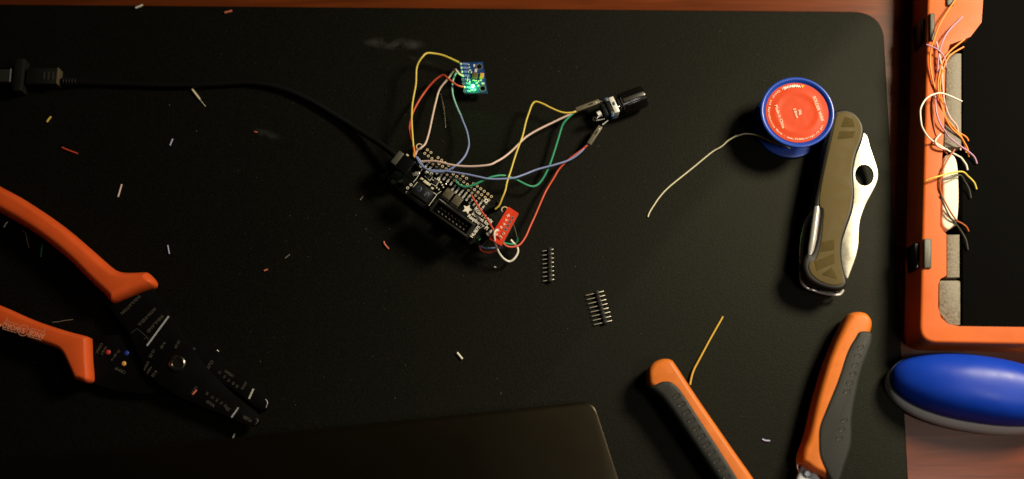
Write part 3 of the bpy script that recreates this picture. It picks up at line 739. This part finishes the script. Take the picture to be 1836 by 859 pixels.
bm = NB(); s = 'WARNING:'; rest = ' Cancer and Reproductive Harm - www.P65Warnings.ca.gov'
def ring_text(bm, s, r, a0, step, size, thick=0):
    for k, ch in enumerate(s):
        if ch == ' ': continue
        a = a0 + step*k
        text_bm(bm, ch, f @ Matrix.Rotation(R(a),4,'Z') @ Matrix.Translation((r*MM,0,(LZ)*MM)) @ Matrix.Rotation(R(90),4,'Z'), size, thick)
ring_text(bm, s, 16.4, 84, 4.9, 2.1, .12); link_mesh('warning_lettering', bm, M['lwhite'], lb_)
bm = NB(); ring_text(bm, rest, 16.4, 84+4.9*8, 3.9, 1.7, .05); link_mesh('fine_lettering', bm, M['ltext'], lb_)
bm = NB(); g = f @ Matrix.Rotation(R(76),4,'Z') @ Matrix.Translation((16.4*MM,0,LZ*MM)) @ Matrix.Rotation(R(90),4,'Z')
slab(bm, [Vector((*(g @ (Vector(v)*MM)).xy, 0)) for v in ((-1.1,-.9,0),(1.1,-.9,0),(0,1.1,0))], LZ, LZ+.05); link_mesh('warning_triangle', bm, M['warn'], lb_)
for s, x, y, sz in (('Made in China',1398,209,2.3), ('SOLDER WIRE',1467,195,2.3), ('0.8mm',1427,203,2.0), ('50g',1434.5,201,2.0)):
    text('lettering', s, x, y, LZ+.02, sz*1.1, wang(52,190), M['ltext'], lb_, .05)
bm = NB(); path = [(1416,266,9),(1408,261,9.5),(1395,258,9.5),(1382,253.5,9),(1361,243.6,8),(1348,240.5,7),(1335,240,6),(1318,245,5),(1305,252.6,4),(1297,260,3.2),(1290,265,2.6),(1275,274,1.6),(1240,302.7,.6),(1200,335,.5),(1183,353,.5),(1172.5,368,.5),(1165,380,.5),(1161.5,389,.5)]
tube(bm, catmull([P(*q) for q in path], 7), .47, 10); link_mesh('solder_strand', bm, M['w_tin'], t)

# ------------------------------------------------------------------ pocket knife
KZ = 19
t = thing('pocket_knife', 'olive brown pocket knife with half open silver blade and a round thumb hole', 'pocket knife', P(1500, 360))
outer = [(1494,203),(1502,196),(1517,194),(1533,200),(1545,213),(1551,230),(1548,250),(1538,276),(1532,308),(1534,345),(1530,378),(1519,410),(1511.5,437),(1512,470),(1520,503),(1517,514),(1508,519),(1490,518.5),(1466,511),(1449,499),(1441,482),(1441,466),(1447,455),(1455,452),(1463,430),(1468,400),(1470,377),(1462,371),(1460,364),(1466,335),(1474,295),(1483,250)]
bm = NB(); slab(bm, O(outer, KZ, 5), 11, KZ-.5, 2.2, 2.2, 5); k1 = link_mesh('handle_scale', bm, M['knifeblack'], t, sharp=60)
inl = [(1499,209),(1506,202),(1517,200),(1530,205),(1540,216),(1544.5,231),(1541,250),(1531,276),(1526,308),(1528,345),(1523,376),(1513,408),(1506,437),(1507,470),(1513,500),(1509,510),(1490,511),(1470,504),(1456,493),(1450,480),(1452,470),(1461,466),(1467,452),(1472,430),(1475,400),(1476,376),(1469,368),(1472,335),(1480,295),(1490,250)]
bm = NB(); slab(bm, O(inl, KZ, 5), KZ-.9, KZ, .8, .5, 3); k2 = link_mesh('olive_inlay', bm, M['olive'], k1, sharp=60)
for pts in ([(1515,209),(1528.6,213.5),(1533,228),(1507,228)], [(1505.5,235),(1534,235),(1529,247),(1501,250)], [(1474,434),(1496,429),(1496,448),(1470,452)], [(1460,469),(1478,462),(1496,454),(1496,472),(1464,486)], [(1472,492),(1492,479),(1502,501),(1490,498)]):
    bm = NB(); slab(bm, rnd_poly([P(x,y,KZ+.1) for x,y in pts], .5, 4), KZ-.1, KZ+.12, .15, .1, 2); link_mesh('texture_patch', bm, M['olive_dark'], k2)
# lower scale and steel liners
low = inset(O(outer, KZ, 5), .0004)
bm = NB(); slab(bm, low, .3, 4.5, .8, .8, 3, botr=1.5); link_mesh('handle_scale', bm, M['knifeblack'], t)
for z in (4.7, 9.8):
    bm = NB(); slab(bm, inset(O(outer, KZ, 5), .0009), z, z+1.0, .1, .1, 1); link_mesh('liner', bm, M['steel'], t)
bm = NB(); slab(bm, inset(O(outer, KZ, 5), .0032), 5.7, 9.8); link_mesh('spring', bm, mat('spring_steel', (.12,.11,.1), .4, .8), t)
bm = NB()
bl = [(1535,235),(1553,241),(1560,262),(1566,280),(1572,298),(1574.5,314),(1571,330),(1561,350),(1550,372),(1542,396),(1540,420),(1539,440),(1534,463),(1526,485),(1519,501),(1512,490),(1505,460),(1507,420),(1512,380),(1518,330),(1520,280),(1527,245)]
slab(bm, O(bl, 7.7, 4), 6.0, 7.9, .6, .5, 2, holes=[circle(P(1550,314,8), 5.5, 6.5, 36, -.1)], hz=6.0)
link_mesh('blade', bm, M['blade'], t)
bm = NB(); tube(bm, [P(1465,371,16.6), P(1461,400,16.6), P(1457,430,16.6), P(1454,447,16.6), P(1451.5,462,16.6)], 2.2, 20, rr=[1.9,2.1,2.1,2.0,1.3]); link_mesh('screwdriver', bm, M['chrome'], t)
bm = NB(); tube(bm, catmull([P(1459,380,9), P(1446,400,9), P(1439,430,8.5), P(1437,460,8.5), P(1439,485,8)], 5), 1.6, 12, rr=None); link_mesh('folded_tool', bm, M['steel'], t)
bm = NB(); lathe(bm, Matrix.Translation(P(1452,512,5)) , [(2.2,0),(2.4,1),(2.4,4),(1.8,5)], 20); lathe(bm, Matrix.Translation(P(1467,520,3)), [(1.8,0),(1.9,3),(1.2,4)], 16); link_mesh('end_rivet', bm, M['knob'], t)
bm = NB(); tube(bm, catmull([P(1436,488,7), P(1437,505,7), P(1447,516,7), P(1458,520,6), P(1470,524,6), P(1490,528,7), P(1505,528,7), P(1512,520,7)], 6), .9, 12); link_mesh('key_ring', bm, M['chrome'], t)

# ------------------------------------------------------------------ cutters (bottom right)
t = thing('cable_cutter', 'open cable cutter with orange and charcoal handles at the bottom edge', 'cutter', P(1390, 960))
CH = 17
lh = [(1163,662),(1170,651),(1180,644.5),(1192,641.5),(1204,643.5),(1213,653),(1251,711),(1307,792.5),(1353.5,859),(1390,915),(1412,965),(1395,990),(1370,975),(1338,925),(1296,859),(1248,786),(1208,725),(1184,702),(1166,692),(1162,676)]
bm = NB(); slab(bm, O(lh, CH, 5), 2, CH, 3.0, 4.5, 6, botr=3); g = link_mesh('left_handle', bm, M['orange'], t, sharp=60); g.name = 'handle'
lg = [(1167,694),(1176,685),(1188,679.5),(1203,679.5),(1212,684),(1226,698),(1259,748),(1300,811),(1331,861),(1352,898),(1345,915),(1325,905),(1283,852),(1228,771),(1192,719),(1170,698)]
bm = NB(); slab(bm, O([(x-1.5,y+.5) for x,y in lg], CH+.6, 5), 3.5, CH+.7, 3.4, 3.4, 7, botr=2); gg = link_mesh('rubber_grip', bm, M['cutgrip'], g, sharp=60)
def loops(par, pts, ang, h, l=4.2, w_=2.0):
    for (x, y) in pts:
        bm = NB(); fr = frame(x, y, h, ang); o_ = rnd_poly([fr @ (Vector(v)*MM) for v in ((-l/2,-w_/2,0),(l/2,-w_/2,0),(l/2,w_/2,0),(-l/2,w_/2,0))], w_*.5, 4)
        tube(bm, o_+[o_[0]], .30, 6, cap=False); link_mesh('grip_ridge', bm, M['knifeblack'], par)
loops(gg, [(1140+(198+24.0*k)/2.693, 540+(458+39.0*k)/2.693) for k in range(13)], 25, CH+.76, 4.2, 2.1)
rh = [(1522.5,564),(1532,557.5),(1545,556),(1558,560),(1567,573),(1566,590),(1553,620),(1540,660),(1527,705),(1519,750),(1514,800),(1506,858),(1499,866),(1490,861),(1475,853),(1459,845),(1446,835),(1437,827),(1439,808),(1450,776),(1463,718),(1485,644),(1509,588)]
bm = NB(); slab(bm, O(rh, CH, 5), 2, CH, 3.6, 7.5, 7, botr=3); g = link_mesh('right_handle', bm, M['orange'], t, sharp=60); g.name = 'handle'
rg_ = [(1533,603),(1538,595),(1546,591.5),(1558,593),(1566,600),(1563,622),(1548,661),(1537,707),(1530,750),(1528,797),(1517,835),(1505,866),(1494,868),(1483,852),(1469,820),(1466.5,792.5),(1468,765),(1479,735),(1501,681),(1518,630)]
bm = NB(); slab(bm, O(rg_, CH+.7, 5), 3.5, CH+.7, 2.2, 2.6, 6, botr=2); gg = link_mesh('rubber_grip', bm, M['cutgrip'], g, sharp=60)
loops(gg, [(1140+x/2.693, 540+y/2.693) for x, y in ((1086,222),(1072,265),(1060,308),(1050,351),(1033,394),(1020,436),(1008,575),(996,618),(984,661))], 20, CH+.72, 3.4, 2.0)
bm = NB(); slab(bm, O([(1436,838),(1443,835),(1470,858),(1478,890),(1430,985),(1405,1010),(1385,990),(1400,930),(1425,870)], 10, 4), 6, 10, .3, .3, 2); bl1 = link_mesh('blade', bm, M['cutsteel'], t)
bm = NB(); slab(bm, O([(1385,900),(1400,910),(1430,960),(1425,1000),(1400,1080),(1385,1075),(1380,1000),(1372,950)], 6, 4), 3, 5.8, .3, .3, 2); link_mesh('blade', bm, M['cutsteel'], t)
bm = NB(); lathe(bm, frame(1446.5,849,9.9,0), [(2.1,0),(2.1,.8),(1.7,1.1),(1.1,1.1),(1.0,.7),(.4,.7)], 28); link_mesh('screw', bm, M['cutsteel'], bl1)
bm = NB(); lathe(bm, frame(1405,965,9.9,0), [(4,0),(4,1.6),(3,2.2)], 28); link_mesh('pivot_bolt', bm, M['steel'], bl1)
bm = NB(); tube(bm, catmull([P(1431,816,8),P(1429,825,8),P(1430,838,8),P(1434,850,8)], 5), .5, 10); link_mesh('latch_wire', bm, M['steel'], t)

# ------------------------------------------------------------------ orange case (right)
CZ = 25
t = thing('tool_case', 'orange plastic tool case along the right edge holding loose wires', 'tool case', Vector((*P(1900,200,0).xy, -.003)))
co_ = [P(1667,-160,CZ), P(1661,80,CZ), P(1654,480,CZ), P(1649,614,CZ), P(1800,622,CZ), P(2330,628,CZ), P(2330,-160,CZ)]
outl = resample(rnd_poly([co_[0],co_[3],co_[5],co_[6]], [8,9,8,8], 10), .012)
op = [(1703,80),(1697,100),(1695,125),(1694,160),(1693,225),(1691,262),(1689,285),(1687,320),(1685.5,405),(1691,414),(1697,420),(1697,494),(1686,500),(1682.5,510),(1682,550),(1687,569),(1700,581),(1720,585),(2240,592),(2250,-110),(1770,-110),(1760,40),(1740,66)]
opn = [P(x,y,CZ) for x,y in op]
bm = NB(); slab(bm, outl, -3, CZ, 1.8, 1.8, 5, holes=[opn], hz=4, flare=0.4); cs = link_mesh('case_shell', bm, M['case'], t)
bm = NB(); slab(bm, inset(outl, .003), -2.5, 4.2); link_mesh('tray_floor', bm, M['tray'], t)
bm = NB()
slab(bm, [P(x,y,20) for x,y in ((1698,96),(1724,96),(1724,264),(1693,264))], 12, 20, .5, .5, 2)
link_mesh('tray_cover', bm, M['speck'], t); bm = NB()
slab(bm, rnd_poly([P(x,y,20) for x,y in ((1684,503),(1722,503),(1722,583),(1701,583),(1684,560))], 1, 3), 12, 20, .5, .5, 2)
link_mesh('tray_cover', bm, M['speck'], t); bm = NB()
slab(bm, [P(x,y,20) for x,y in ((1699,420),(1722,420),(1722,497),(1699,497))], 12, 19, .5, .5, 2)
link_mesh('tray_cover', bm, M['speck'], t)
bm = NB(); slab(bm, [P(x,y,17) for x,y in ((1726,-100),(2240,-100),(2236,588),(1726,588))], 4.2, 17, 1, 1, 2); link_mesh('foam_insert', bm, M['tray'], t)
def latch(px0, px1, y0, y1):
    bm = NB(); p = [P(px0,y0,CZ+1), P(px1,y0,CZ+1), P(px1,y1,CZ+1), P(px0,y1,CZ+1)]
    slab(bm, rnd_poly(p, .5, 3), 14, CZ+1.5, .6, .6, 3); l = link_mesh('latch', bm, M['latch'], cs)
    bm = NB(); q = [v + Vector((-(v.x-p[0].x) if False else 0, 0, 0)) for v in p]
    x0 = p[0].x - .004; 
    slab(bm, rnd_poly([Vector((x0,p[0].y-.0012,0)), Vector((p[0].x+.0002,p[0].y-.0012,0)), Vector((p[0].x+.0002,p[3].y+.0012,0)), Vector((x0,p[3].y+.0012,0))], .4, 3), 6, 21, .5, .5, 2)
    link_mesh('latch_side_shaded', bm, M['knob'], l)  # side of the latch, its shade put in as black
latch(1667, 1676, 24, 73); latch(1656.5, 1670, 428, 481); latch(1697, 1710, -30, 10)
tag(t.children[0], kind=None)
bm = NB()
pp = [(1693,284),(1703,276),(1712,280),(1718,300),(1720,360),(1716,400),(1710,405),(1700,412),(1690,404),(1688.5,380),(1691,350),(1690,318)]
slab(bm, O(pp, 22, 4), 12, 22, 1.5, 1.5, 4); tag(link_mesh('paper_packet', bm, M['paper']), 'crumpled cream white packet inside the orange case under the wires', 'packet')
GC = 'loose wires piled on the orange case'
rw = random.Random(3)
def cw(label, color, pts, hs=(27,27), r=.5):
    if pts[-1][0] > 1710:      # the far end trails on over the foam
        x, y = pts[-1]; dx = rw.uniform(3, 13); dy = rw.uniform(4, 14)*(1 if y < 500 else -1)
        pts = pts + [(x+dx, y+dy), (x+dx*1.9, y+dy*2.2), (x+dx*2.3, y+dy*3.6)]; hs = tuple(hs) + (20, 18.2)
    wire(label, color, pts, hs, r, GC, 'loose_wire')
cw('long orange wire bowing left beside the upper latch', 'orange', [(1722,-14),(1703,14),(1686,42),(1674,73),(1668,98),(1668.5,122),(1674,150),(1681,172),(1690,195),(1700,216),(1720,240)], (27,30,27,26,22))
cw('orange wire crossing under the white loop', 'orange', [(1730,70),(1702,93),(1690,112),(1683,140),(1682,160),(1688,190),(1695,211),(1706,230),(1722,245)], (25,28,27,22))
cw('orange wire hugging the case opening', 'orange', [(1728,84),(1703,100),(1692,122),(1686,145),(1686.5,168),(1692,196),(1699,218),(1715,236)], (25,27.5,26,21))
cw('mauve wire sweeping down from the upper right to beside the latch', 'purple', [(1726,30),(1702,54),(1690,75),(1683,101),(1681,129)], (27,29,26.5))
cw('mauve wire with its end poking left below the upper latch', 'purple', [(1661,80),(1671,84),(1681,89),(1690,98),(1695,109),(1697,121)], (28,29,26))
cw('pale pink wire with its tip pointing up beside the latch', 'pink', [(1679,75),(1682,87),(1684,98),(1687,112),(1689.5,126),(1690,150),(1693,180),(1702,208),(1715,225)], (27,28,27,24))
cw('round white wire loop sticking out over the case edge', 'white', [(1725,182),(1703,172),(1686,167),(1671,170.5),(1661,177),(1655,185),(1651,194),(1650,203),(1652,223),(1656,233),(1662,243),(1670,251),(1679,257),(1702,271),(1722,282)], (29,33,34,33,28))
cw('mauve wire inside the white loop', 'purple', [(1677,172),(1677.5,185),(1679,201),(1685,220),(1695,236),(1702,246),(1722,262)], (27,28,27,23))
cw('pink wire bent into a hook below the white loop', 'pink', [(1687,240),(1681,246),(1677,253),(1679,260),(1688,266),(1698,268)], (27,28,26.5), r=.65)
cw('red brown wire lying close to the case top', 'brown', [(1675,168),(1672,185),(1672.5,203),(1674,222),(1679,244),(1688,262),(1698,276)], (26,26,25,22), r=.5)
cw('yellow wire end reaching left over the case edge', 'yellow', [(1660,324),(1670,320),(1681,317),(1702,311),(1725,308)], (27.5,29,25))
cw('brown wire bowing along the cream packet', 'brown', [(1712,268),(1700,285),(1690,306),(1685.5,331),(1688,348),(1702,376),(1715,395)], (25,27,26,24), r=.5)
cw('dark wire crossing the cream packet diagonally', 'dark', [(1687,350),(1690,361),(1702,387),(1714,402)], (26,24), r=.5)
cw('dark green wire end crossing the top of the cream packet', 'dark', [(1688.5,323.5),(1703,320),(1722,314)], (26,25), r=.45)

# ------------------------------------------------------------------ mouse
t = thing('computer_mouse', 'blue computer mouse with grey underside below the orange case', 'mouse', Vector((*P(1750,705,5).xy, -.003)))
mc = P(1757, 705, 12); ma = R(-9)
def mouse_ring(z, sxy, dx=0, dy=0):
    out = []
    for k in range(72):
        a = 2*math.pi*k/72; ca, sa = math.cos(a), math.sin(a)
        ex = 2/2.25
        x = 50*sxy[0]*math.copysign(abs(ca)**ex, ca) + dx; y = 21.0*sxy[1]*math.copysign(abs(sa)**(2/2.2), sa) + dy
        X = x*math.cos(ma) - y*math.sin(ma); Y = x*math.sin(ma) + y*math.cos(ma)
        out.append(Vector((mc.x + X*MM, mc.y + Y*MM, z*MM)))
    return out
def loft(bm, rings):
    R_ = [[bm.verts.new(p) for p in r] for r in rings]
    for A_, B_ in zip(R_, R_[1:]):
        for k in range(len(A_)): bm.faces.new((A_[k],A_[(k+1)%len(A_)],B_[(k+1)%len(A_)],B_[k]))
    bm.faces.new(R_[0][::-1]); bm.faces.new(R_[-1])
def tiltz(r, z0, amp):   # seam rises toward the middle and falls to the nose
    out = []
    for p in r:
        d = Vector((p.x-mc.x, p.y-mc.y)); u = d.x*math.cos(ma)+d.y*math.sin(ma)
        out.append(Vector((p.x, p.y, (z0 + amp*(u/.05))*MM)))
    return out
bm = NB(); loft(bm, [mouse_ring(-2.9,(.94,.90)), mouse_ring(-1.5,(.985,.97)), mouse_ring(1,(1,1)), tiltz(mouse_ring(6,(.99,.965),dy=.7),6,1), tiltz(mouse_ring(12,(.99,.90),dy=2.2),11,3), tiltz(mouse_ring(12,(.98,.88),dy=2.2),11.3,3)]); link_mesh('underside', bm, M['mousegrey'], t, sharp=70)
rs = []
for k in range(13):
    a = k/12*math.pi/2*.985; s = math.cos(a)**.8
    rs.append(tiltz(mouse_ring(0,(.988*s, .902*s),dy=2.2), 11.3+17*math.sin(a), 3*s))
bm = NB(); loft(bm, rs); top_ = link_mesh('top_shell', bm, M['mouse'], t, sharp=80)
bm = NB(); q = mouse_ring(0,(.989,.902),dy=2.2); q = tiltz(q, 11.2, 3); tube(bm, q+[q[0]], .35, 6, cap=False); link_mesh('seam', bm, mat('seam_dark', (.02,.03,.08), .5), top_)

# ------------------------------------------------------------------ offcuts
GO = 'wire offcuts scattered on the mat'
def cut(label, color, pts, r=.62, h=None, cat='wire scrap'):
    h = r+.02 if h is None else h
    wire(label, color, pts, (h, h), r, GO, 'wire_offcut', cat, n=4)
cut('white wire scrap lying close to the top edge of the mat', 'white', [(243,14),(250,11.5),(256,8.5)])
cut('salmon red wire scrap close to the top edge of the mat', 'salmon', [(403,22.5),(410,21),(416,19)])
cut('small yellow wire scrap below the cable connector', 'yellow', [(84,218.5),(87.5,213.5),(91.5,209)])
cut('longest red wire scrap, below the cable at the left', 'red', [(111,264.5),(124,270),(139,275.5)], r=.5)
cut('lavender scrap right of the long red one, below the cable', 'lilac', [(304.5,261),(309.5,249)], r=.5)
cut('pinkish white scrap above the upper stripper grip', 'pink', [(211.5,353),(215,341),(218,330.5)], r=.55)
cut('dim white scrap under the upper stripper grip at the left edge', 'white', [(7,407.5),(10,402),(14,397)], r=.4)
cut('bent grey wire strand between the two stripper grips', 'strand', [(40,414),(46,419),(48,430),(52,445)], r=.3)
cut('green wire scrap beside the upper stripper grip', 'green', [(76,438),(74,450),(73,461)], r=.4)
cut('upright lavender scrap right of the upper stripper grip', 'lilac', [(300.5,440),(302,448),(303.5,455.5)], r=.45)
cut('bare twisted strand just above the lower stripper grip', 'strand', [(94,578),(104,577),(115,575),(131,573)], r=.25)
cut('bent salmon scrap left of the circuit board', 'salmon', [(688,433),(690,438.5),(697,446.5)], r=.55)
cut('tiny red scrap nearest to the middle left of the mat', 'salmon', [(473.5,485.5),(480,483)], r=.5)
cut('dim grey scrap above the tiny red one', 'strand', [(511,463),(520,456)], r=.3)
cut('dim grey scrap left of the circuit board corner', 'strand', [(645.5,358.5),(651,352)], r=.3)
cut('red dot of a scrap below the curve of the cable', 'salmon', [(456,236.5),(461,237)], r=.4)
cut('bright white scrap alone in the lower middle of the mat', 'white', [(819.5,632.5),(829,644)], r=.7)
cut('white scrap below the stripper jaws', 'white', [(417,786.5),(420.5,777.5)], r=.55)
cut('tiny white crumb just above the stripper jaws', 'white', [(389,628),(392,630)], r=.4)
cut('tiny white crumb below the short wires of the board', 'white', [(886,479),(889.5,479.5)], r=.5)
cut('curved lavender scrap between the two cutter handles', 'lilac', [(1366.5,787.5),(1372,790),(1380.5,790.5)], r=.5)
cut('red scrap resting on the stripper jaws beside the pivot', 'salmon', [(345.5,707),(352.5,699)], r=.5, h=9.7)
t = thing('stripped_wire_offcut', 'cream wire scrap with a bare thin end just below the cable', 'wire scrap', P(356,176), GO)
bm = NB(); tube(bm, [P(344.5,160.5,.7), P(358,178,.7)], .65, 10); link_mesh('insulation', bm, M['w_cream'], t)
bm = NB(); tube(bm, [P(357,177,.6), P(368.5,191,.4)], .25, 8); link_mesh('bare_core', bm, M['w_tin'], t)

bm = NB()
spots = [(520,387,1),(551,391,.7),(638,386,.8),(656,411,1),(698,410,.9),(644,433,.6),(675,462,.6),(352,235,1.2),(304,188,.9),(396,97,.7),(727,655,.8),(708,714,.9),(891,679,.9),(898,705,.9),(937,777,.8),(1545,700,.9),(1002,128,.7),(1033,120,.6),(1073,262,.8),(1032,478,.8),(467,648,.7),(491,605,.6),(308,603,1.2),(60,650,.5)]
for _ in range(420): spots.append((random.uniform(380,1600), random.uniform(30,850), random.uniform(.22,.5)))
for x, y, s in spots:
    c_ = P(x, y, .02); n = random.choice((4,5)); a0 = random.random()*6
    vs = [bm.verts.new(c_ + Vector((math.cos(a0+k*2*math.pi/n)*s*.35*random.uniform(.5,1.2), math.sin(a0+k*2*math.pi/n)*s*.35, (.0 if k%2 else .12)))*MM) for k in range(n)]
    ce = bm.verts.new(c_ + Vector((0,0,.3*s))*MM)
    for k in range(n): bm.faces.new((vs[k], vs[(k+1)%n], ce))
tag(link_mesh('dust', bm, M['dust']), 'pale dust and lint specks scattered over the black mat', 'dust', kind='stuff')
